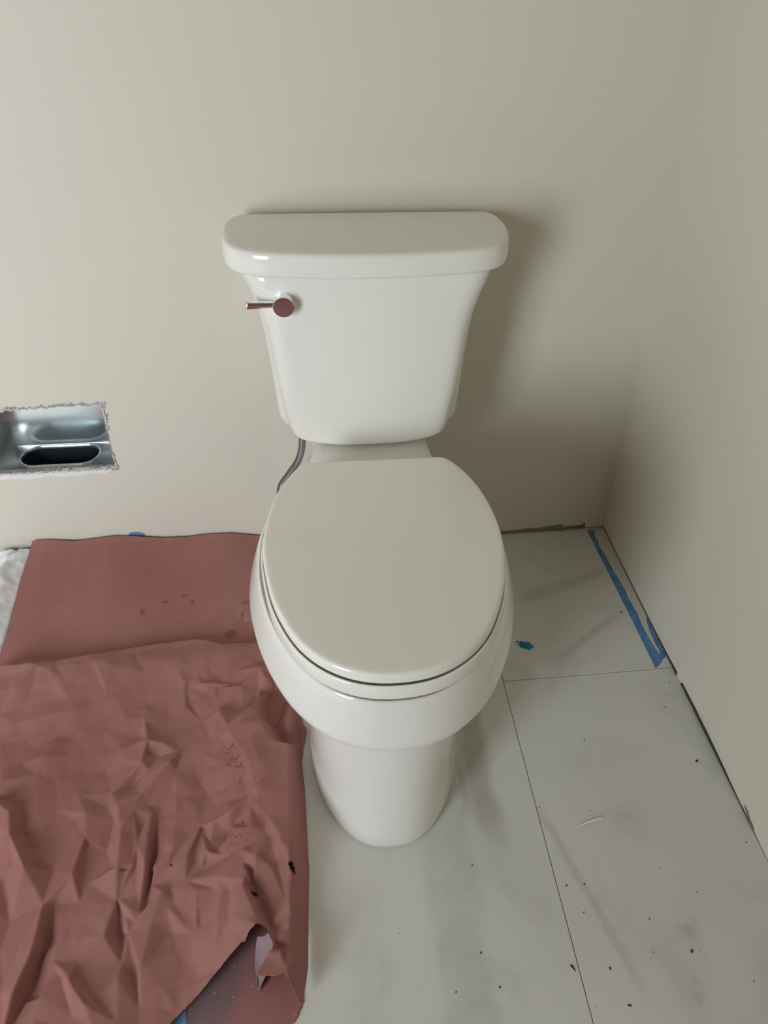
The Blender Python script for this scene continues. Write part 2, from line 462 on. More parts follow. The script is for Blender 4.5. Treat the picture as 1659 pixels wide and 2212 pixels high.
# left wall with a window opening, front wall, ceiling (outside the frame; they shape the light)
WX0, WX1, WZ0, WZ1 = -2.16, -1.16, .25, 1.71
bm = bmesh.new(); box(bm, XL - .1, XL, YF - .1, .12, 0, H); structure(bobj('wall_left', bm, DIMWALL, smooth=False))
bm = bmesh.new()
box(bm, XL - .1, WX0, YF - .1, YF, 0, H); box(bm, WX1, XR + .1, YF - .1, YF, 0, H)
box(bm, WX0, WX1, YF - .1, YF, 0, WZ0); box(bm, WX0, WX1, YF - .1, YF, WZ1, H)
structure(bobj('wall_front', bm, DIMWALL, smooth=False))
bm = bmesh.new()
for a in ((WX0, WX0 + .035, WZ0, WZ1), (WX1 - .035, WX1, WZ0, WZ1), (WX0 + .035, WX1 - .035, WZ0, WZ0 + .035), (WX0 + .035, WX1 - .035, WZ1 - .035, WZ1)):
    box(bm, a[0], a[1], YF - .045, YF - .01, a[2], a[3])
structure(bobj('window_1', bm, WINM, smooth=False))
bm = bmesh.new(); box(bm, XL - .1, XR + .1, YF - .1, .135, H, H + .08); structure(bobj('ceiling', bm, CEIL, smooth=False))

# ------------------------------------------------------------------ register box in the wall
duct = empty('register_box', (-.60, .056, .236))
tag(duct, 'galvanised metal register box with oval opening, set in the rough hole in the wall', 'duct box')
def dp(V): return [(x + .60, y - .056, z - .236) for x, y, z in V]
BX0, BX1, BY0, BY1, BZ0, BZ1 = -.738, -.455, .0135, .100, .2365, .42
OCX, OCY, ORX, ORY = -.618, .0575, .043, .033      # stadium: straight half-length, end radius
def stadium(cx, cy, hl, r, n=48):
    out = []
    for i in range(n):
        a = 2 * math.pi * (i + .5) / n
        c, s = math.cos(a), math.sin(a)
        out.append((cx + math.copysign(hl, c) + r * c, cy + r * s))
    return np.array(out)
n = 48
inn = stadium(OCX, OCY, ORX, ORY, n)
def rect_out(pt):
    dx, dy = pt[0] - OCX, pt[1] - OCY
    s = min(((BX1 - OCX) if dx > 0 else (BX0 - OCX)) / dx if abs(dx) > 1e-9 else 9e9, ((BY1 - OCY) if dy > 0 else (-.0 + BY0 - .0135 - OCY)) / dy if abs(dy) > 1e-9 else 9e9)
    return (OCX + dx * s, OCY + dy * s)
out = np.array([rect_out(q) for q in inn])
# snap nearest ring points onto the rectangle corners so that the plate is complete
for cx, cy in ((BX0, BY1), (BX1, BY1), (BX0, 0.0), (BX1, 0.0)):
    k = np.argmin(((out - (cx, cy))**2).sum(1)); out[k] = (cx, cy)
rings = [ring(out, BZ0), ring(stadium(OCX, OCY, ORX, ORY + .0045, n), BZ0), ring(stadium(OCX, OCY, ORX, ORY + .003, n), BZ0 + .003),
         ring(stadium(OCX, OCY, ORX, ORY + .0012, n), BZ0 + .004), ring(stadium(OCX, OCY, ORX, ORY, n), BZ0 + .003), ring(inn, BZ0 - .004)]
V, F = loft(rings, False, False)
mobj('bottom_plate', dp(V), F, SHEET, duct)
V, F = loft([ring(inn, BZ0 - .004), ring(inn * [1, 1], BZ0 - .12)], False, True)
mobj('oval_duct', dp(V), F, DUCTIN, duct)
def plate(name, V, thick_dir):
    V2 = [tuple(np.array(v) + thick_dir) for v in V]
    F = [(0, 1, 2, 3), (7, 6, 5, 4)] + [(i, i + 4, (i + 1) % 4 + 4, (i + 1) % 4) for i in range(4)]
    return mobj(name, dp(list(V) + V2), F, SHEET, duct, smooth=False)
plate('back_plate', [(BX0, BY1, BZ0), (BX1, BY1, BZ0), (BX1, BY1, BZ1), (BX0, BY1, BZ1)], np.array((0, .001, 0)))
plate('side_plate', [(BX0, BY0, BZ0), (BX0, BY1, BZ0), (BX0, BY1, BZ1), (BX0, BY0, BZ1)], np.array((-.001, 0, 0)))
plate('side_plate', [(BX1, BY1, BZ0), (BX1, BY0, BZ0), (BX1, BY0, BZ1), (BX1, BY1, BZ1)], np.array((.001, 0, 0)))
plate('top_plate', [(BX0, BY0, BZ1), (BX1, BY0, BZ1), (BX1, BY1, BZ1), (BX0, BY1, BZ1)], np.array((0, 0, .001)))
# loose strip of white drywall paper along the front edge of the plate
V = dp([(-.603, .0005, .2392), (-.50, .0002, .2412), (-.4995, .006, .2420), (-.605, .008, .2405), (-.603, .0005, .2372), (-.50, .0002, .2400), (-.4995, .006, .2405), (-.605, .008, .2385)])
mobj('paper_strip', V, [(0, 1, 2, 3), (7, 6, 5, 4), (0, 4, 5, 1), (1, 5, 6, 2), (2, 6, 7, 3), (3, 7, 4, 0)], WHITEP, duct, smooth=False)

# ------------------------------------------------------------------ toilet
TH = -0.01295
toilet = empty('toilet', (0, 0, 0), TH)
tag(toilet, 'white two-piece toilet with closed lid standing against the wall', 'toilet')
NR = 112
# tank lid --------------------------------------------------------
LH = [(0, -.2175), (.055, -.2160), (.105, -.2115), (.150, -.2050), (.180, -.1960), (.203, -.1800), (.2195, -.1500), (.2265, -.1060), (.2262, -.0700), (.2200, -.0420), (.2120, -.0300), (.2000, -.0235), (.15, -.0215), (.08, -.0210), (0, -.0210)]
L0 = outline(LH, NR)
C0 = np.array([0, -.115])
R_ = [ring(inset(L0, .030), .7235), ring(inset(L0, .010), .7225), ring(inset(L0, .0045), .7228), ring(inset(L0, .0018), .7245), ring(inset(L0, .0006), .728), ring(inset(L0, .0), .736), ring(inset(L0, .0004), .752),
      ring(inset(L0, .0010), .7560), ring(inset(L0, .0022), .7588), ring(inset(L0, .0042), .7606), ring(inset(L0, .0070), .7616), ring(inset(L0, .014), .7622)]
Li = inset(L0, .014)
for s, z in ((.9, .7628), (.7, .7637), (.45, .7643), (.2, .7646)): R_.append(ring(scaled(Li, (s, s), C0), z))
V, F = loft(R_); mobj('tank_lid', V, F, PORC, toilet)
# tank ------------------------------------------------------------
def tank_outline(w, yf, yb=-.025, z=.42):
    c = yf
    k = .800 + .075 * min(1, max(0, (z - .41) / .12))
    return outline([(0, c), (.30*w, c + .0015), (.58*w, c + .0052), ((k-.11)*w, c + .0085), ((k-.048)*w, c + .0122), (k*w, c + .0190), ((k+.032)*w, c + .0275), ((k*.5+.485)*w, c + .0470), (.965*w, c + .0610), (.988*w, c + .0740), (.999*w, c + .0870), (w, c + .110), (w*.995, yb - .03), (w*.975, yb - .008), (w*.93, yb), (w*.5, yb), (0, yb)], NR)
prof = [(.7245, .2075, -.2035), (.712, .2055, -.2035), (.700, .2015, -.2035), (.688, .1965, -.2032), (.672, .1900, -.203), (.652, .1838, -.203), (.630, .1785, -.2025), (.600, .1738, -.202), (.560, .1698, -.2015), (.515, .1660, -.201), (.470, .1625, -.2005), (.440, .1602, -.200), (.430, .1592, -.1995)]
R_ = [ring(tank_outline(w, yf, z=z), z) for z, w, yf in prof]
def zlow(L, d, z0):
    """bottom rim hangs lowest at the front centre"""
    return np.column_stack([L, z0 + .55 * np.clip((np.abs(L[:, 0]) - .05), 0, None)**1.35 * .55 + 0 * L[:, 1]])
Lb = tank_outline(.1588, -.1995)
R_ += [zlow(inset(Lb, .0003), 0, .4155), zlow(inset(Lb, .0013), 0, .4120), zlow(inset(Lb, .0032), 0, .4095), zlow(inset(Lb, .0065), 0, .4080), zlow(inset(Lb, .016), 0, .4075), ring(scaled(Lb, .6, np.array([0, -.1])), .4090)]
R_ = R_[::-1]
V, F = loft(R_); mobj('tank', V, F, PORC, toilet)
# bowl and pedestal ----------------------------------------------
ped0 = [(0, -.6670), (.030, -.6632), (.058, -.6475), (.083, -.6190), (.103, -.5800), (.117, -.5300), (.1235, -.4700), (.1245, -.38), (.1235, -.28), (.121, -.20), (.117, -.12), (.108, -.075), (.085, -.06), (.04, -.056), (0, -.055)]
ped1 = [(0, -.6620), (.030, -.6585), (.058, -.6440), (.083, -.6170), (.103, -.5790), (.117, -.5280), (.1215, -.4700), (.1215, -.38), (.1195, -.28), (.116, -.20), (.112, -.12), (.103, -.075), (.085, -.06), (.04, -.056), (0, -.055)]
ped2 = [(0, -.6600), (.032, -.6565), (.062, -.6420), (.088, -.6160), (.108, -.5780), (.122, -.5260), (.1290, -.4600), (.1290, -.38), (.1260, -.28), (.120, -.20), (.112, -.12), (.103, -.075), (.085, -.06), (.04, -.056), (0, -.055)]
ped3 = [(0, -.6650), (.034, -.6610), (.066, -.6460), (.096, -.6180), (.122, -.5760), (.141, -.5180), (.1500, -.4500), (.1500, -.38), (.143, -.30), (.126, -.22), (.112, -.13), (.103, -.075), (.085, -.06), (.04, -.056), (0, -.055)]
rimW = [(0, -.7190), (.039, -.7150), (.075, -.7005), (.1095, -.6730), (.1395, -.6350), (.1690, -.5760), (.1890, -.5080), (.1965, -.4450), (.1930, -.3850), (.1720, -.3150), (.1350, -.2450), (.110, -.18), (.103, -.10), (.09, -.06), (0, -.05)]
rimT = [(0, -.7030), (.037, -.6990), (.072, -.6840), (.103, -.6590), (.1305, -.6220), (.1560, -.5680), (.1720, -.5080), (.1775, -.4500), (.1730, -.3850), (.1500, -.3180), (.1120, -.2620), (.0985, -.20), (.097, -.11), (.09, -.06), (0, -.05)]
def key(h): return outline(h, NR)
K = {}
p0, p1, p2, p3, rw, rt = map(key, (ped0, ped1, ped2, ped3, rimW, rimT))
# align start points (all start at the front centre) by construction
def lerp(a, c, t): return a * (1 - t) + c * t
def gro(L, z):
    # hollow added to shade the gap under the seat; deck behind stays level
    return np.column_stack([L, np.where(L[:, 1] > -.285, z, .3930)])
R_ = [ring(inset(p0, .002), .0005), ring(p0, .003), ring(p0, .012), ring(lerp(p0, p1, .5), .05), ring(p1, .11), ring(lerp(p1, p2, .5), .165), ring(p2, .215), ring(lerp(p2, p3, .5), .25), ring(p3, .278),
      ring(lerp(p3, rw, .45), .300), ring(lerp(p3, rw, .80), .3150), ring(inset(rw, .0050), .3225), ring(inset(rw, .0020), .3238), ring(inset(rw, .0008), .3265), ring(inset(rw, .0002), .3340), ring(inset(rw, .0006), .3372), ring(lerp(rw, rt, .12), .3440),
      ring(lerp(rw, rt, .30), .3610), ring(lerp(rw, rt, .56), .3790), ring(lerp(rw, rt, .76), .3905), ring(lerp(rw, rt, .90), .3962), ring(lerp(rw, rt, .97), .3982), ring(inset(rt, .0006), .3988), ring(inset(rt, .0020), .3990), gro(inset(rt, .0032), .4000), gro(inset(rt, .012), .4022), ring(inset(rt, .016), .4025), ring(inset(rt, .020), .4025)]
Li = inset(rt, .020)
for s in (.8, .5, .2): R_.append(ring(scaled(Li, s, np.array([0, -.40])), .4025))
V, F = loft(R_); mobj('bowl', V, F, PORC, toilet)
# seat ring and lid ------------------------------------------------
SL = [(0, -.7020), (.0370, -.6980), (.0700, -.6850), (.1000, -.6625), (.1255, -.6290), (.1490, -.5760), (.1625, -.5180), (.1672, -.4740), (.1650, -.4250), (.1555, -.3720), (.1400, -.3300), (.1255, -.3040), (.1170, -.2935), (.1120, -.2890), (.1030, -.2868), (.095, -.2875), (.05, -.2878), (0, -.2880)]
sl = key(SL); Cs = np.array([0, -.48])
def slab(L, zb, zt, rb, rt_, dome, groove=0):
    out_ = [ring(inset(L, .03), zb + .0002), ring(inset(L, rb), zb)]
    for k in (1, 2, 3): 
        a = k / 3 * math.pi / 2
        out_.append(ring(inset(L, rb * (1 - math.sin(a))), zb + rb * (1 - math.cos(a))))
    for k in (0, 1, 2, 3, 4):
        a = k / 4 * math.pi / 2
        out_.append(ring(inset(L, rt_ * (1 - math.cos(a))), zt - rt_ * (1 - math.sin(a))))
    if groove:      # hollow shaped only to darken the line between seat and lid
        for d_, k_ in ((.0012, .15), (.0022, 1.0), (.020, 1.0)): out_.append(ring(inset(L, rt_ + d_), zt - groove * k_))
        return loft(out_)
    Li = inset(L, rt_ * 1.0)
    out_.append(ring(scaled(Li, .97, Cs), zt + dome * .10))
    for s, d in ((.92, .25), (.8, .5), (.6, .78), (.35, .94), (.12, 1)): out_.append(ring(scaled(Li, s, Cs), zt + dome * d))
    return loft(out_)
ss = inset(sl, -.0035)
V, F = slab(ss, .4062, .4282, .0016, .0026, .0, .010); mobj('seat', V, F, PLAS, toilet)
V, F = slab(sl, .4299, .4460, .0020, .0050, .0018); mobj('seat_lid', V, F, PLAS, toilet)
for sx in (-1, 1):
    V, F = loft([np.column_stack([sx * .088 + np.array([0.0] * 20) + xo, -.283 + rr_ * np.cos(np.linspace(0, 2*math.pi, 20, endpoint=False)), .4165 + .0115 * rr_ / .0115 * np.sin(np.linspace(0, 2*math.pi, 20, endpoint=False))])
                 for xo, rr_ in ((-.018, .008), (-.016, .0105), (-.013, .0115), (.013, .0115), (.016, .0105), (.018, .008))])
    mobj('hinge', V, F, PLAS, toilet)
# flush lever -------------------------------------------------------
lv = empty('flush_lever', (-.1315, -.19, .6800)); lv.parent = toilet; lv['label'] = 'chrome flush lever with round knob'
V, F = lathe_y(0, 0, [(.0164, .006), (.0164, -.0235), (.0162, -.0244), (.0156, -.0250), (.0001, -.0251)])
kn = mobj('knob', V, F, CHROME, lv); kn.data.set_sharp_from_angle(angle=math.radians(28))
rings = []
ang = np.linspace(0, 2 * math.pi, 24, endpoint=False)
for xo, r in ((-.012, .0052), (-.018, .0050), (-.035, .0056), (-.053, .0062), (-.0555, .0060), (-.0562, .0052)):
    c, s = np.cos(ang), np.sin(ang)
    k = 1.0 / np.maximum(np.abs(c), np.abs(s))**.55
    rings.append(np.column_stack([np.full(24, xo), -.0135 + r * c * k * .9, .0005 + r * s * k * .9]))
V, F = loft(rings); mobj('lever_arm', V, F, CHROME, lv)
# supply hose --------------------------------------------------------
hose = tube([(-.1185, -.118, .412), (-.1200, -.118, .380), (-.1225, -.118, .352), (-.1310, -.117, .322), (-.1490, -.116, .292), (-.1660, -.113, .262), (-.1700, -.100, .225), (-.1640, -.075, .180), (-.150, -.048, .150)], .0066, 16, 10, BRAID, 'supply_hose', toilet)
hose['label'] = 'braided steel water supply hose'
V, F = loft([np.column_stack([-.1185 + .011 * np.cos(ang), -.118 + .011 * np.sin(ang), np.full(24, z)]) for z in (.397, .421)])
mobj('coupling_nut', V, F, WINM, toilet)
V, F = lathe_y(-.150, .150, [(.009, -.058), (.009, -.040), (.007, -.038), (.007, -.012), (.022, -.010), (.024, -.0035)], 24)
mobj('stop_valve', V, F, CHROME, toilet)

# ------------------------------------------------------------------ crumpled paper
CREASES = [
    ([(-0.7350, -0.3210), (-0.6787, -0.3019), (-0.6080, -0.2987), (-0.5221, -0.2855), (-0.4424, -0.2700), (-0.3420, -0.2634), (-0.3161, -0.2670), (-0.2893, -0.2805), (-0.2120, -0.2868)], 0.0220, 0.014, 0.130, 1.30, 1),
    ([(-0.6511, -0.3898), (-0.6333, -0.3482), (-0.6101, -0.3056)], 0.0080, 0.012, 0.050, 1.00, 0),
    ([(-0.3980, -0.3089), (-0.3493, -0.3616)], 0.0060, 0.020, 0.030, 1.00, 0),
    ([(-0.3493, -0.3616), (-0.3063, -0.3649), (-0.2533, -0.3720)], 0.0070, 0.030, 0.012, 1.00, 0),
    ([(-0.3430, -0.3603), (-0.3350, -0.4010)], -0.0060, 0.020, 0.006, 1.00, 0),
    ([(-0.3200, -0.3113), (-0.3084, -0.3608)], 0.0050, 0.020, 0.020, 1.00, 0),
    ([(-0.2747, -0.3562), (-0.3105, -0.3225)], 0.0040, 0.020, 0.020, 1.00, 0),
    ([(-0.2963, -0.3688), (-0.2812, -0.4219), (-0.2660, -0.4649)], 0.0090, 0.022, 0.030, 1.00, 0),
    ([(-0.2870, -0.4176), (-0.2488, -0.3782), (-0.2170, -0.3479), (-0.1966, -0.3638)], 0.0110, 0.020, 0.035, 1.00, 0),
    ([(-0.2170, -0.3479), (-0.1986, -0.3773), (-0.2268, -0.4272), (-0.2633, -0.4609)], 0.0100, 0.030, 0.020, 1.00, 0),
    ([(-0.2617, -0.4678), (-0.2314, -0.5191), (-0.2175, -0.5597), (-0.2047, -0.6061), (-0.1743, -0.6562), (-0.1679, -0.6773)], 0.0100, 0.060, 0.012, 1.00, 1),
    ([(-0.1934, -0.3885), (-0.1901, -0.4462), (-0.1768, -0.4807), (-0.1599, -0.4866)], -0.0360, 0.032, 0.022, 1.00, 1),
    ([(-0.1816, -0.3731), (-0.1391, -0.4359), (-0.1353, -0.4675), (-0.1431, -0.4926)], 0.0200, 0.018, 0.030, 1.00, 0),
    ([(-0.4078, -0.4175), (-0.3938, -0.4658), (-0.3957, -0.5075), (-0.4363, -0.5490)], 0.0110, 0.012, 0.045, 1.00, 0),
    ([(-0.3496, -0.4886), (-0.3523, -0.5119), (-0.3907, -0.5536)], 0.0130, 0.012, 0.045, 1.00, 0),
    ([(-0.3938, -0.4658), (-0.3690, -0.4725), (-0.3375, -0.4857)], 0.0080, 0.020, 0.020, 1.00, 0),
    ([(-0.4238, -0.5665), (-0.4083, -0.6155), (-0.4029, -0.6673), (-0.3976, -0.7106)], 0.0120, 0.025, 0.050, 1.00, 0),
    ([(-0.4238, -0.5665), (-0.3958, -0.5803), (-0.3824, -0.6630), (-0.3969, -0.7077)], 0.0060, 0.020, 0.030, 1.00, 0),
    ([(-0.3624, -0.5873), (-0.3572, -0.6707), (-0.3585, -0.7206)], -0.0130, 0.006, 0.035, 1.00, 0),
    ([(-0.3687, -0.5866), (-0.3625, -0.6702), (-0.3630, -0.7201)], 0.0100, 0.006, 0.030, 1.00, 0),
    ([(-0.3319, -0.5939), (-0.3298, -0.6490), (-0.3341, -0.6744)], 0.0060, 0.030, 0.020, 1.00, 0),
    ([(-0.6164, -0.5433), (-0.5988, -0.5560), (-0.5756, -0.5726), (-0.5642, -0.6083), (-0.5283, -0.6606), (-0.4959, -0.7033)], 0.0180, 0.012, 0.090, 1.10, 0),
    ([(-0.4959, -0.7033), (-0.4903, -0.7627), (-0.5015, -0.8127), (-0.5051, -0.8456)], 0.0160, 0.014, 0.100, 1.10, 0),
    ([(-0.4981, -0.7043), (-0.4628, -0.6699), (-0.4594, -0.6123)], 0.0120, 0.035, 0.022, 1.00, 0),
    ([(-0.4837, -0.7011), (-0.4812, -0.7491), (-0.4884, -0.8097), (-0.5006, -0.8460)], -0.0100, 0.020, 0.030, 1.00, 0),
    ([(-0.4660, -0.7733), (-0.4375, -0.7996), (-0.4104, -0.8282), (-0.3687, -0.8489)], 0.0100, 0.008, 0.050, 1.00, 0),
    ([(-0.4518, -0.7878), (-0.4260, -0.8352)], 0.0040, 0.020, 0.020, 1.00, 0),
    ([(-0.3958, -0.7102), (-0.3857, -0.7464), (-0.3772, -0.7842)], -0.0120, 0.008, 0.020, 1.00, 0),
    ([(-0.3748, -0.7464), (-0.3572, -0.7978), (-0.3446, -0.8372)], -0.0090, 0.007, 0.020, 1.00, 0),
    ([(-0.3981, -0.7076), (-0.3801, -0.7213), (-0.3603, -0.7286)], 0.0090, 0.020, 0.006, 1.00, 0),
    ([(-0.2917, -0.6150), (-0.3061, -0.6645), (-0.3360, -0.7051), (-0.3674, -0.7370)], 0.0100, 0.030, 0.022, 1.00, 0),
    ([(-0.2157, -0.5840), (-0.2474, -0.6306), (-0.2677, -0.6600)], -0.0120, 0.006, 0.030, 1.00, 0),
    ([(-0.2919, -0.6191), (-0.2677, -0.6600)], -0.0070, 0.020, 0.020, 1.00, 0),
    ([(-0.2920, -0.6122), (-0.2477, -0.6082), (-0.2156, -0.5855)], 0.0060, 0.020, 0.020, 1.00, 0),
    ([(-0.3054, -0.6911), (-0.2600, -0.7020), (-0.2056, -0.7199)], 0.0120, 0.028, 0.008, 1.00, 0),
    ([(-0.3315, -0.6964), (-0.2874, -0.7090), (-0.2808, -0.7574)], 0.0060, 0.012, 0.025, 1.00, 0),
    ([(-0.3279, -0.7220), (-0.2896, -0.7598)], 0.0060, 0.012, 0.025, 1.00, 0),
    ([(-0.2382, -0.7189), (-0.2390, -0.7584)], -0.0070, 0.006, 0.015, 1.00, 0),
    ([(-0.2304, -0.6723), (-0.2045, -0.6884), (-0.2056, -0.7187)], 0.0080, 0.020, 0.012, 1.00, 0),
    ([(-0.2045, -0.6884), (-0.1714, -0.6673)], 0.0060, 0.020, 0.014, 1.00, 0),
    ([(-0.2948, -0.6657), (-0.2774, -0.6557), (-0.2531, -0.6687)], 0.0060, 0.020, 0.012, 1.00, 0),
    ([(-0.2079, -0.7200), (-0.1954, -0.7450), (-0.1826, -0.7719), (-0.1716, -0.7976)], -0.0240, 0.030, 0.012, 1.00, 1),
    ([(-0.6088, -0.3525), (-0.5869, -0.3178), (-0.5427, -0.3684)], 0.0050, 0.020, 0.030, 1.00, 0),
    ([(-0.5207, -0.2919), (-0.4786, -0.3700)], 0.0060, 0.040, 0.020, 1.00, 0),
    ([(-0.5010, -0.5250), (-0.4667, -0.5802), (-0.4727, -0.6006)], 0.0070, 0.030, 0.015, 1.00, 0),
    ([(-0.1753, -0.6957), (-0.1563, -0.7634), (-0.1316, -0.7828)], -0.0100, 0.020, 0.020, 1.00, 1),
    ([(-0.1823, -0.7830), (-0.1578, -0.7964), (-0.1354, -0.8015)], 0.0080, 0.012, 0.030, 1.00, 1),
]
rnd = random.Random(11)
def seg_field(X, Y, pts, a, wl, wr, sharp=1.0):
    """tent-shaped ridge (a>0) or furrow (a<0) along a polyline, different fall-off on its two sides"""
    best = np.full(X.shape, 9.0); side = np.ones(X.shape)
    for (x0, y0), (x1, y1) in zip(pts[:-1], pts[1:]):
        dx, dy = x1 - x0, y1 - y0; L2 = dx*dx + dy*dy + 1e-12
        t = np.clip(((X - x0) * dx + (Y - y0) * dy) / L2, 0, 1)
        ex, ey = X - (x0 + t * dx), Y - (y0 + t * dy)
        d = np.hypot(ex, ey); m_ = d < best
        cr = dx * (Y - y0) - dy * (X - x0)
        best = np.where(m_, d, best); side = np.where(m_, np.sign(cr), side)
    w = np.where(side > 0, wl, wr)
    return a * np.clip(1 - best / w, 0, 1)**sharp
def smooth(t): t = np.clip(t, 0, 1); return t * t * (3 - 2 * t)
def inpoly(X, Y, poly):
    r = np.zeros(X.shape, bool); n = len(poly); j = n - 1
    for i in range(n):
        xi, yi = poly[i]; xj, yj = poly[j]
        c = ((yi > Y) != (yj > Y)) & (X < (xj - xi) * (Y - yi) / (yj - yi + 1e-15) + xi)
        r ^= c; j = i
    return r
def nearest_on(poly, px, py):
    best = None
    for (x0, y0), (x1, y1) in zip(poly, poly[1:] + poly[:1]):
        dx, dy = x1 - x0, y1 - y0; L2 = dx*dx + dy*dy + 1e-15
        t = min(1, max(0, ((px - x0) * dx + (py - y0) * dy) / L2))
        qx, qy = x0 + t*dx, y0 + t*dy; d = (px - qx)**2 + (py - qy)**2
        if best is None or d < best[0]: best = (d, qx, qy)
    return best[1], best[2]
def sheet_mesh(name, poly, holes, hfun, step, mtl, parent=None, thick=.0007, bend=None):
    xs = np.arange(min(p[0] for p in poly) - step, max(p[0] for p in poly) + 2 * step, step)
    ys = np.arange(min(p[1] for p in poly) - step, max(p[1] for p in poly) + 2 * step, step)
    X, Y = np.meshgrid(xs, ys)
    ins = inpoly(X, Y, poly)
    hol = np.zeros_like(ins)
    for h in holes: hol |= inpoly(X, Y, h)
    keep = ins.copy()
    # cells with at least two inside corners; outside corners snap to the outline
    cnt = ins[:-1, :-1].astype(int) + ins[1:, :-1] + ins[:-1, 1:] + ins[1:, 1:]
    cell = (cnt >= 2)
    hc = (hol[:-1, :-1].astype(int) + hol[1:, :-1] + hol[:-1, 1:] + hol[1:, 1:]) >= 2
    cell &= ~hc
    ny, nx = X.shape
    used = np.zeros(X.shape, bool)
    used[:-1, :-1] |= cell; used[1:, :-1] |= cell; used[:-1, 1:] |= cell; used[1:, 1:] |= cell
    idx = -np.ones(X.shape, int); idx[used] = np.arange(used.sum())
    XX, YY = X.copy(), Y.copy()
    for j, i in zip(*np.nonzero(used & ~ins)): XX[j, i], YY[j, i] = nearest_on(poly, X[j, i], Y[j, i])
    Z = hfun(XX, YY, X, Y)
    P = np.stack([XX[used], YY[used], Z[used]], 1)
    if bend is not None: P = bend(P)
    jj, ii = np.nonzero(cell)
    F = np.stack([idx[jj, ii], idx[jj, ii + 1], idx[jj + 1, ii + 1], idx[jj + 1, ii]], 1)
    me = bpy.data.meshes.new(name)
    me.from_pydata(P.tolist(), [], F.tolist()); me.update()
    me.materials.append(mtl)
    me.polygons.foreach_set('use_smooth', [True] * len(me.polygons))
    o = link(bpy.data.objects.new(name, me), parent)
    sol = o.modifiers.new('thickness', 'SOLIDIFY'); sol.thickness = thick; sol.offset = 1
    return o

# crumpled paper: planar facets hung between creases (constrained triangulation)
from mathutils.geometry import delaunay_2d_cdt
def facet_field(X, Y, pts, hts, edges):
    vs = [Vector(p) for p in pts]
    ov, oe, of, vmap, _, _ = delaunay_2d_cdt(vs, edges, [], 0, 1e-5)
    hz = []
    for v, src in zip(ov, vmap):
        if src: hz.append(hts[src[0]])
        else:
            d = [((v[0] - p[0])**2 + (v[1] - p[1])**2, h) for p, h in zip(pts, hts)]; d.sort()
            w = [(1 / (q[0] + 1e-6), q[1]) for q in d[:3]]; hz.append(sum(i * j for i, j in w) / sum(i for i, _ in w))
    Z = np.zeros(X.shape)
    x0, y0 = X[0, 0], Y[0, 0]; sx = X[0, 1] - X[0, 0]; sy = Y[1, 0] - Y[0, 0]; ny, nx = X.shape
    for f in of:
        (ax, ay), (bx, by), (cx, cy) = [ov[i][:2] for i in f]
        i0, i1 = max(0, int((min(ax, bx, cx) - x0) / sx)), min(nx, int((max(ax, bx, cx) - x0) / sx) + 2)
        j0, j1 = max(0, int((min(ay, by, cy) - y0) / sy)), min(ny, int((max(ay, by, cy) - y0) / sy) + 2)
        if i1 <= i0 or j1 <= j0: continue
        xx, yy = X[j0:j1, i0:i1], Y[j0:j1, i0:i1]
        den = (by - cy) * (ax - cx) + (cx - bx) * (ay - cy)
        if abs(den) < 1e-14: continue
        u = ((by - cy) * (xx - cx) + (cx - bx) * (yy - cy)) / den
        v = ((cy - ay) * (xx - cx) + (ax - cx) * (yy - cy)) / den
        w = 1 - u - v
        m_ = (u >= -1e-6) & (v >= -1e-6) & (w >= -1e-6)
        z = u * hz[f[0]] + v * hz[f[1]] + w * hz[f[2]]
        Z[j0:j1, i0:i1] = np.where(m_, z, Z[j0:j1, i0:i1])
    return Z
def blur(Z, k):
    for _ in range(k):
        P = np.pad(Z, 1, mode='edge')
        Z = (P[1:-1, 1:-1] * 4 + P[:-2, 1:-1] + P[2:, 1:-1] + P[1:-1, :-2] + P[1:-1, 2:]) / 8
    return Z
BIG = [c for c in CREASES if c[5]]
FOLD = [c for c in CREASES if not c[5]]
def build_facets(X, Y):
    pts, hts, edges = [], [], []
    def add(p, h): pts.append((p[0], p[1])); hts.append(h); return len(pts) - 1
    for cps, a, wl, wr, sh, _ in FOLD:
        L_ = [np.array(p) for p in cps]; ids = []
        for i, p in enumerate(L_):
            end = i in (0, len(L_) - 1)
            d = L_[min(i + 1, len(L_) - 1)] - L_[max(i - 1, 0)]; d = d / (np.linalg.norm(d) + 1e-9)
            nrm = np.array([-d[1], d[0]])
            ids.append(add(p, 1.25 * a * (.30 if end else 1.0)))
            if not end or len(L_) == 2:
                base = 0 if a > 0 else -.55 * a
                add(p + nrm * wl, base + rnd.uniform(-.0012, .0020)); add(p - nrm * wr, base + rnd.uniform(-.0012, .0020))
        edges += list(zip(ids[:-1], ids[1:]))
    def free(p, r): return all((p[0] - q[0])**2 + (p[1] - q[1])**2 > r * r for q in pts)
    for _ in range(5000):
        p = (rnd.uniform(-.80, -.10), rnd.uniform(-1.08, -.20))
        if free(p, .026): add(p, rnd.gauss(.001, .0042))
    for p in ((-.9, -1.2), (.0, -1.2), (.0, .05), (-.9, .05)): add(p, 0)
    Z = blur(facet_field(X, Y, pts, hts, edges), 1)
    pts2, h2 = [], []
    for _ in range(6000):
        p = (rnd.uniform(-.80, -.10), rnd.uniform(-1.08, -.20))
        if all((p[0] - q[0])**2 + (p[1] - q[1])**2 > .013**2 for q in pts2): pts2.append(p); h2.append(rnd.gauss(0, .0008))
    for p in ((-.9, -1.2), (.0, -1.2), (.0, .05), (-.9, .05)): pts2.append(p); h2.append(0)
    return Z + blur(facet_field(X, Y, pts2, h2, []), 1)
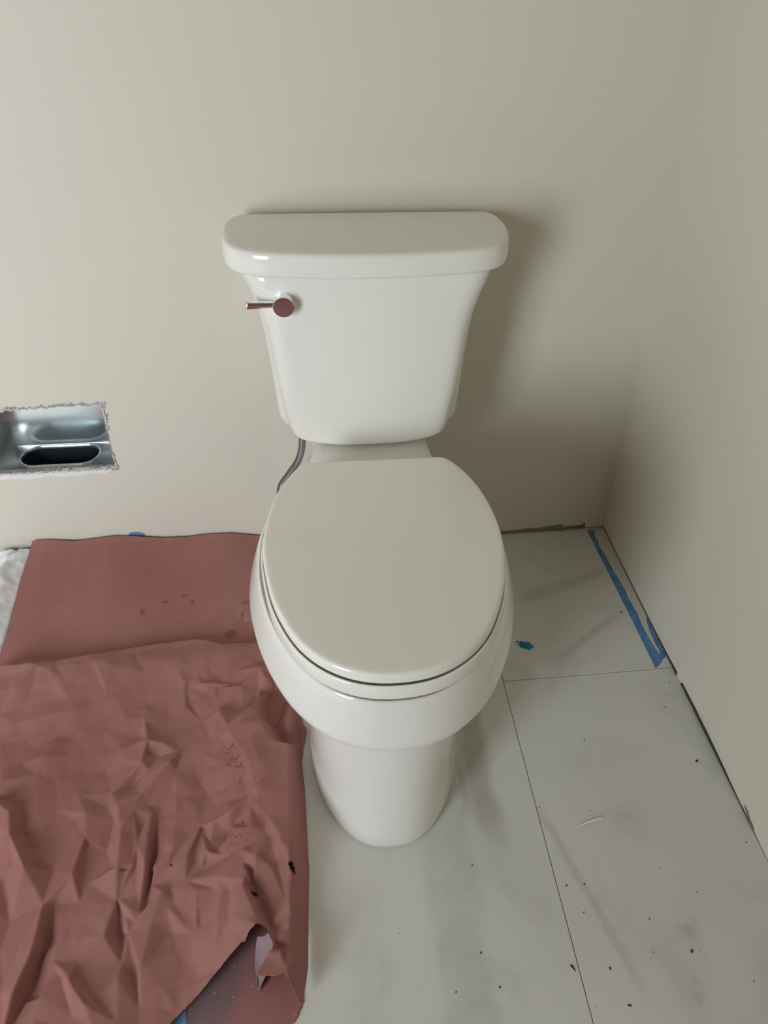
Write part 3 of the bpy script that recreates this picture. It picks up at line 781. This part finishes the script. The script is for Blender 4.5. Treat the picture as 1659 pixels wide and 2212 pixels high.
def upper_height(X, Y, X0, Y0):
    """X, Y: snapped grid; X0, Y0: the regular grid"""
    Z = np.full(X.shape, .0022)
    xr = -.1335 - .010 * smooth((Y + .62) / .2)
    edge = smooth((xr - X) / .024)
    roll = smooth((xr - X) / .026) * smooth((X + .30) / .10) * smooth((-.40 - Y) / .07)
    Z = Z + (.030 + .010 * smooth((-.60 - Y) / .1)) * roll
    front = smooth((-.262 - Y) / .05)
    Z = Z + .012 * front * edge
    for pts, a, wl, wr, sh, _ in BIG: Z = Z + seg_field(X, Y, pts, a, wl, wr, sh) * edge
    Z = Z + build_facets(X0, Y0) * (.06 + .94 * front) * edge * (1 - .6 * smooth((X + .205) / .03))
    Z = Z + .0012 * (1 + np.sin(9 * X + 3 * Y) * np.cos(11 * Y - 4 * X)) * edge
    return np.maximum(Z, .0021)
TOPX = np.array([-0.6670, -0.6128, -0.5844, -0.5365, -0.4899, -0.4343, -0.3864, -0.3376, -0.2891, -0.2312]); TOPZ = np.array([0.0662, 0.0590, 0.0606, 0.0657, 0.0619, 0.0520, 0.0506, 0.0545, 0.0532, 0.0418])
def curl_up(P):
    """the far edge bends up and leans on the wall"""
    s0 = -.27
    t = np.clip((P[:, 1] - s0) / -s0, 0, 1)
    h = np.interp(P[:, 0], TOPX, TOPZ)
    R = P.copy()
    R[:, 1] = np.where(P[:, 1] > s0, s0 + (-.006 - s0) * (1 - (1 - t)**1.25) , P[:, 1])
    R[:, 2] = P[:, 2] + h * t**1.2
    return R
UP = [(-.140, -.44), (-.150, -.40), (-.142, -.30), (-.140, -.20), (-.141, -.06), (-.205, -.001), (-.695, -.001), (-.700, -.10), (-.700, -.25), (-.699, -.45), (-.70, -1.05), (-0.3362, -0.9030), (-0.3134, -0.8656), (-0.2965, -0.8515), (-0.2671, -0.8291), (-0.2507, -0.8154), (-0.2337, -0.8034), (-0.2263, -0.7977), (-0.2163, -0.7898), (-0.2137, -0.7922), (-0.2074, -0.7817), (-0.1970, -0.7750), (-0.1856, -0.7749), (-0.1778, -0.7922), (-0.1786, -0.8038), (-0.1861, -0.8149), (-0.1933, -0.8258), (-0.1976, -0.8318), (-0.1953, -0.8338), (-0.1852, -0.8341), (-0.1731, -0.8358), (-0.1622, -0.8321), (-0.1538, -0.8440), (-0.1448, -0.8560), (-0.1411, -0.8494), (-0.1349, -0.8084), (-0.1320, -0.6868), (-0.1388, -0.5598), (-0.1436, -0.5152), (-0.1397, -0.4901), (-0.1341, -0.4577), (-0.1515, -0.4151)]
HOLES = [[(-0.1576, -0.7000), (-0.1537, -0.6979), (-0.1504, -0.7077), (-0.1491, -0.7121), (-0.1536, -0.7104), (-0.1563, -0.7070)], [(-0.2101, -0.7264), (-0.2052, -0.7245), (-0.2017, -0.7296), (-0.2053, -0.7340), (-0.2086, -0.7313)], [(-0.3316, -0.6636), (-0.3291, -0.6671), (-0.3266, -0.6667), (-0.3267, -0.6705), (-0.3308, -0.6688)]]
sheet = sheet_mesh('paper_sheet', UP, HOLES, upper_height, .0019, PAPER, bend=curl_up)
tag(sheet, 'crumpled red rosin paper sheet covering the floor left of the toilet, front edge torn', 'paper')
# curled-under tongue of the torn corner
V, F = [], []
TA = [(-0.1854, -0.7780, 0.0400), (-0.1786, -0.7913, 0.0360), (-0.1787, -0.8027, 0.0300), (-0.1860, -0.8157, 0.0220), (-0.1933, -0.8242, 0.0140), (-0.1979, -0.8300, 0.0060)]
TB = [(-0.2010, -0.7733, 0.0220), (-0.2032, -0.7797, 0.0140), (-0.2042, -0.7936, 0.0080), (-0.2032, -0.8062, 0.0060), (-0.2010, -0.8165, 0.0050), (-0.1993, -0.8271, 0.0040)]
nk = 12
for (a, c) in zip(catmull(TA, False, 5), catmull(TB, False, 5)):
    for k in range(nk + 1):
        t = k / nk; q = a * (1 - t) + c * t
        q[2] = max(.0034, q[2] - .006 * math.sin(math.pi * t))
        V.append(q)
m_ = len(V) // (nk + 1)
for i in range(m_ - 1):
    for k in range(nk): F.append((i*(nk+1) + k, i*(nk+1) + k + 1, (i+1)*(nk+1) + k + 1, (i+1)*(nk+1) + k))
tg = mobj('curled_edge', V, F, LAV, sheet); tg['label'] = 'curled torn edge showing greyish underside'
sol = tg.modifiers.new('thickness', 'SOLIDIFY'); sol.thickness = .0006

def lower_height(X, Y, *_):
    Z = np.full(X.shape, .0007)
    Z = Z + seg_field(X, Y, [(-.235, -.80), (-.255, -.90)], -.0002, .012, .012)
    return np.maximum(Z, .0005)
LOW = [(-.17, -.905), (.05, -1.05), (.08, -2.1), (-.95, -2.1), (-.90, -1.02), (-.45, -.90), (-0.1602, -0.8729), (-0.1499, -0.8658), (-0.1400, -0.8473), (-0.1453, -0.8028), (-0.1599, -0.7625), (-0.1791, -0.7490), (-0.2839, -0.7380), (-0.3270, -0.7836), (-0.3309, -0.8344), (-0.2886, -0.8510), (-0.2846, -0.8657)]
lower = sheet_mesh('paper_sheet', LOW, [], lower_height, .004, PAPERLOW, thick=.0005)
tag(lower, 'flat under-sheet of red paper with grey dusty film, showing below the torn edge', 'paper')

# ------------------------------------------------------------------ clear plastic sheeting
def film_height(X, Y, X0, Y0):
    c = np.exp(-(((X + .80) / .12)**2 + ((Y + .16) / .09)**2))
    Z = .004 + .034 * c
    r2 = random.Random(5)
    for _ in range(90):
        x, y = r2.uniform(-1.05, -.66), r2.uniform(-.36, 0); a = r2.uniform(0, math.pi); l = r2.uniform(.02, .09)
        Z = Z + seg_field(X, Y, [(x, y), (x + l*math.cos(a), y + l*math.sin(a))], r2.choice((-1, 1, 1)) * r2.uniform(.003, .009), r2.uniform(.003, .012), r2.uniform(.006, .022))
    # tucked under the paper on the right
    lift = .060 * np.clip((Y + .27) / .27, 0, 1) * smooth((X + .825) / .10)
    cap = np.where(X > -.702, .052 * np.clip((Y + .27) / .27, 0, 1)**1.35 - .0015, 9)
    pf = [(r2.uniform(-1.08, -.64), r2.uniform(-.40, .03)) for _ in range(900)]
    Z = Z + .6 * blur(facet_field(X0, Y0, pf + [(-1.2, -.5), (-.5, -.5), (-.5, .1), (-1.2, .1)], [abs(r2.gauss(0, .0075)) for _k in pf] + [0] * 4, []), 1)
    Z = lift * .85 + Z * smooth((-.690 - X) / .05) * smooth((-.004 - Y) / .02 + .55)
    return np.maximum(np.minimum(cap, Z), .0008)
FILM = [(-1.05, -.055), (-.90, -.030), (-.80, -.022), (-.74, -.012), (-.693, -.012), (-.692, -.10), (-.692, -.165), (-.698, -.225), (-.73, -.245), (-.80, -.25), (-.92, -.27), (-1.05, -.28)]
film = sheet_mesh('plastic_sheeting', FILM, [], film_height, .003, PLASTIC, thick=.0002)
tag(film, 'crumpled cloudy clear plastic sheeting left of the red paper by the wall', 'plastic sheet')

# ------------------------------------------------------------------ tape and small debris
def flat(name, poly, z0, z1, mtl, parent=None):
    k = len(poly)
    V = [(x, y, z1) for x, y in poly] + [(x, y, z0) for x, y in poly]
    F = [tuple(range(k)), tuple(reversed(range(k, 2*k)))] + [(i, k + i, k + (i+1) % k, (i+1) % k) for i in range(k)]
    o = mobj(name, V, F, mtl, parent, smooth=False)
    bm = bmesh.new(); bm.from_mesh(o.data); bmesh.ops.recalc_face_normals(bm, faces=bm.faces); bm.to_mesh(o.data); bm.free()
    return o
tape = flat('masking_tape', [(.5085, -.004), (.5115, -.13), (.5140, -.25), (.5155, -.33), (.5160, -.3925), (.5185, -.3905), (.5230, -.3870), (.5270, -.3840), (.5330, -.3790), (.5380, -.3725), (.5440, -.3690), (.5475, -.3660), (.5475, -.28), (.5465, -.15), (.5455, -.05), (.5440, -.004)], .0004, .0010, TAPE)
tag(tape, 'strip of blue masking tape on the floor along the right wall, smeared with paint', 'tape')
flat('paint_smear', [(.527, -.006), (.5215, -.020), (.520, -.035), (.5235, -.042), (.5190, -.055), (.5205, -.075), (.5225, -.085), (.5235, -.12), (.5260, -.15), (.5290, -.175), (.5300, -.20), (.5285, -.215), (.5300, -.235), (.5320, -.262), (.5300, -.285), (.5310, -.310), (.5325, -.330), (.5345, -.352), (.5365, -.362), (.5385, -.356), (.5378, -.335), (.5385, -.310), (.5395, -.300), (.5420, -.285), (.5475, -.265), (.5475, -.15), (.5462, -.006)], .0010, .0014, SMEAR, tape)
V = [(-.502, -.0006, .03), (-.470, -.0006, .03), (-.470, -.0006, .0655), (-.486, -.0006, .0715), (-.496, -.0006, .0700), (-.502, -.0006, .0685)]
V += [(x_, -.0001, z_) for x_, _, z_ in V]
t2 = mobj('masking_tape', V, [(0, 1, 2, 3, 4, 5), (11, 10, 9, 8, 7, 6)] + [(i, 6 + i, 6 + (i+1) % 6, (i+1) % 6) for i in range(6)], TAPE, smooth=False)
tag(t2, 'bit of blue masking tape on the wall peeking over the paper edge', 'tape')
t3 = flat('masking_tape', [(-0.3024, -0.8500), (-0.2890, -0.8389), (-0.2809, -0.8957), (-0.3219, -0.8913)], .0013, .0016, TAPE)
tag(t3, 'blue masking tape at the bottom, under the torn paper edge', 'tape')

# blue scrap
bm = bmesh.new(); bmesh.ops.create_icosphere(bm, subdivisions=3, radius=1)
r3 = random.Random(2)
for v in bm.verts:
    q = v.co.copy(); k = 1 + .28 * math.sin(5 * q.x + 2) * math.cos(4 * q.y) + .15 * math.sin(9 * q.x * q.y + 1)
    v.co = Vector((q.x * .0125 * k, q.y * .0075 * k, max(q.z * .0055 * k, -.002)))
sc_ = bobj('blue_scrap', bm, BLUE); sc_.location = (.2855, -.3165, .0026); sc_.rotation_euler = (0, 0, -.35)
tag(sc_, 'small bright blue plastic scrap on the tile beside the bowl', 'scrap')
tube([(-.010, .002, .001), (-.016, .0035, .0022), (-.020, .002, .0012)], .0009, 6, 4, BLUE, 'tail', sc_)
# white offcut
V, F = [], []
for t in np.linspace(0, 1, 9):
    cx, cy = .2815 + .040 * t, -.6630 + .0085 * t
    hw = .0022 * (.45 + .75 * t); zc = .0010 + .0016 * math.sin(math.pi * t) 
    nx, ny = -.21, .98
    V += [(cx - nx*hw, cy - ny*hw, zc), (cx, cy, zc + .0013), (cx + nx*hw, cy + ny*hw, zc), (cx, cy, zc - .0004)]
for i in range(8):
    for k in range(4): F.append((i*4 + k, i*4 + (k+1) % 4, (i+1)*4 + (k+1) % 4, (i+1)*4 + k))
F += [(3, 2, 1, 0), (32, 33, 34, 35)]
o = mobj('plastic_offcut', V, F, WHITEP, smooth=False)
tag(o, 'thin white sliver of plastic lying on the right-hand tile', 'offcut')
# grit: dark crumbs scattered over the tiles
def crumbs(name, pts, mtl, seed):
    bm = bmesh.new(); r = random.Random(seed)
    for x, y, s, e in pts:
        q = bmesh.ops.create_icosphere(bm, subdivisions=1, radius=1)
        a = r.uniform(0, math.pi); c, sn = math.cos(a), math.sin(a)
        for v in q['verts']:
            k = r.uniform(.7, 1.25); px, py, pz = v.co.x * s * e * k, v.co.y * s * k, v.co.z * s * .5 * k
            v.co = Vector((x + px * c - py * sn, y + px * sn + py * c, max(.0004, pz + s * .4)))
    return bobj(name, bm, mtl, smooth=False)
GR = [(0.3361, -0.5219, 0.0012, 1.3), (0.5124, -0.5780, 0.0018, 1.6), (0.2287, -0.6289, 0.0010, 1.2), (0.3073, -0.6421, 0.0009, 1.2), (0.1070, -0.7031, 0.0010, 1.5), (0.2642, -0.7458, 0.0014, 1.1), (0.2375, -0.7449, 0.0012, 1.3), (0.3840, -0.7364, 0.0008, 1.2), (0.2519, -0.7820, 0.0012, 1.1), (0.3416, -0.7997, 0.0011, 1.2), (0.3836, -0.8442, 0.0020, 1.2), (0.0975, -0.8157, 0.0012, 1.2), (0.2162, -0.8456, 0.0014, 4.0), (0.2659, -0.8519, 0.0016, 1.2), (0.3309, -0.8397, 0.0008, 1.2), (0.0562, -0.8564, 0.0011, 1.2), (0.1144, -0.8574, 0.0013, 1.3), (0.2770, -0.8945, 0.0012, 3.0), (0.4234, -0.7730, 0.0009, 1.2), (0.5298, -0.7136, 0.0010, 1.3), (0.5004, -0.2521, 0.0020, 1.8), (0.5343, -0.2165, 0.0020, 2.2), (0.5144, -0.4478, 0.0008, 1.3), (0.4997, -0.4725, 0.0010, 1.8), (0.4509, -0.8863, 0.0010, 1.2)]
r4 = random.Random(21)
for _ in range(40): GR.append((r4.uniform(-.05, .52), r4.uniform(-.95, -.45), r4.uniform(.0002, .0005), r4.uniform(1, 2)))
o = crumbs('dirt_crumbs', [q for q in GR if not (q[0] < .13 and q[1] > -.69)], SPECK, 4)
tag(o, 'dark grit crumbs scattered over the tiled floor right of the toilet', 'grit', kind='stuff')
WG = [(0.5241, -0.4269, 0.0022, 1.4), (0.4900, -0.5971, 0.0016, 1.3), (0.4573, -0.3948, 0.0012, 1.5), (0.0739, -0.7385, 0.0010, 1.4), (0.0627, -0.8646, 0.0010, 1.2), (0.0406, -0.8583, 0.0009, 1.2)]
o = crumbs('plaster_crumbs', WG, SPECKW, 5)
tag(o, 'white plaster crumbs scattered on the tiles near the right wall', 'grit', kind='stuff')
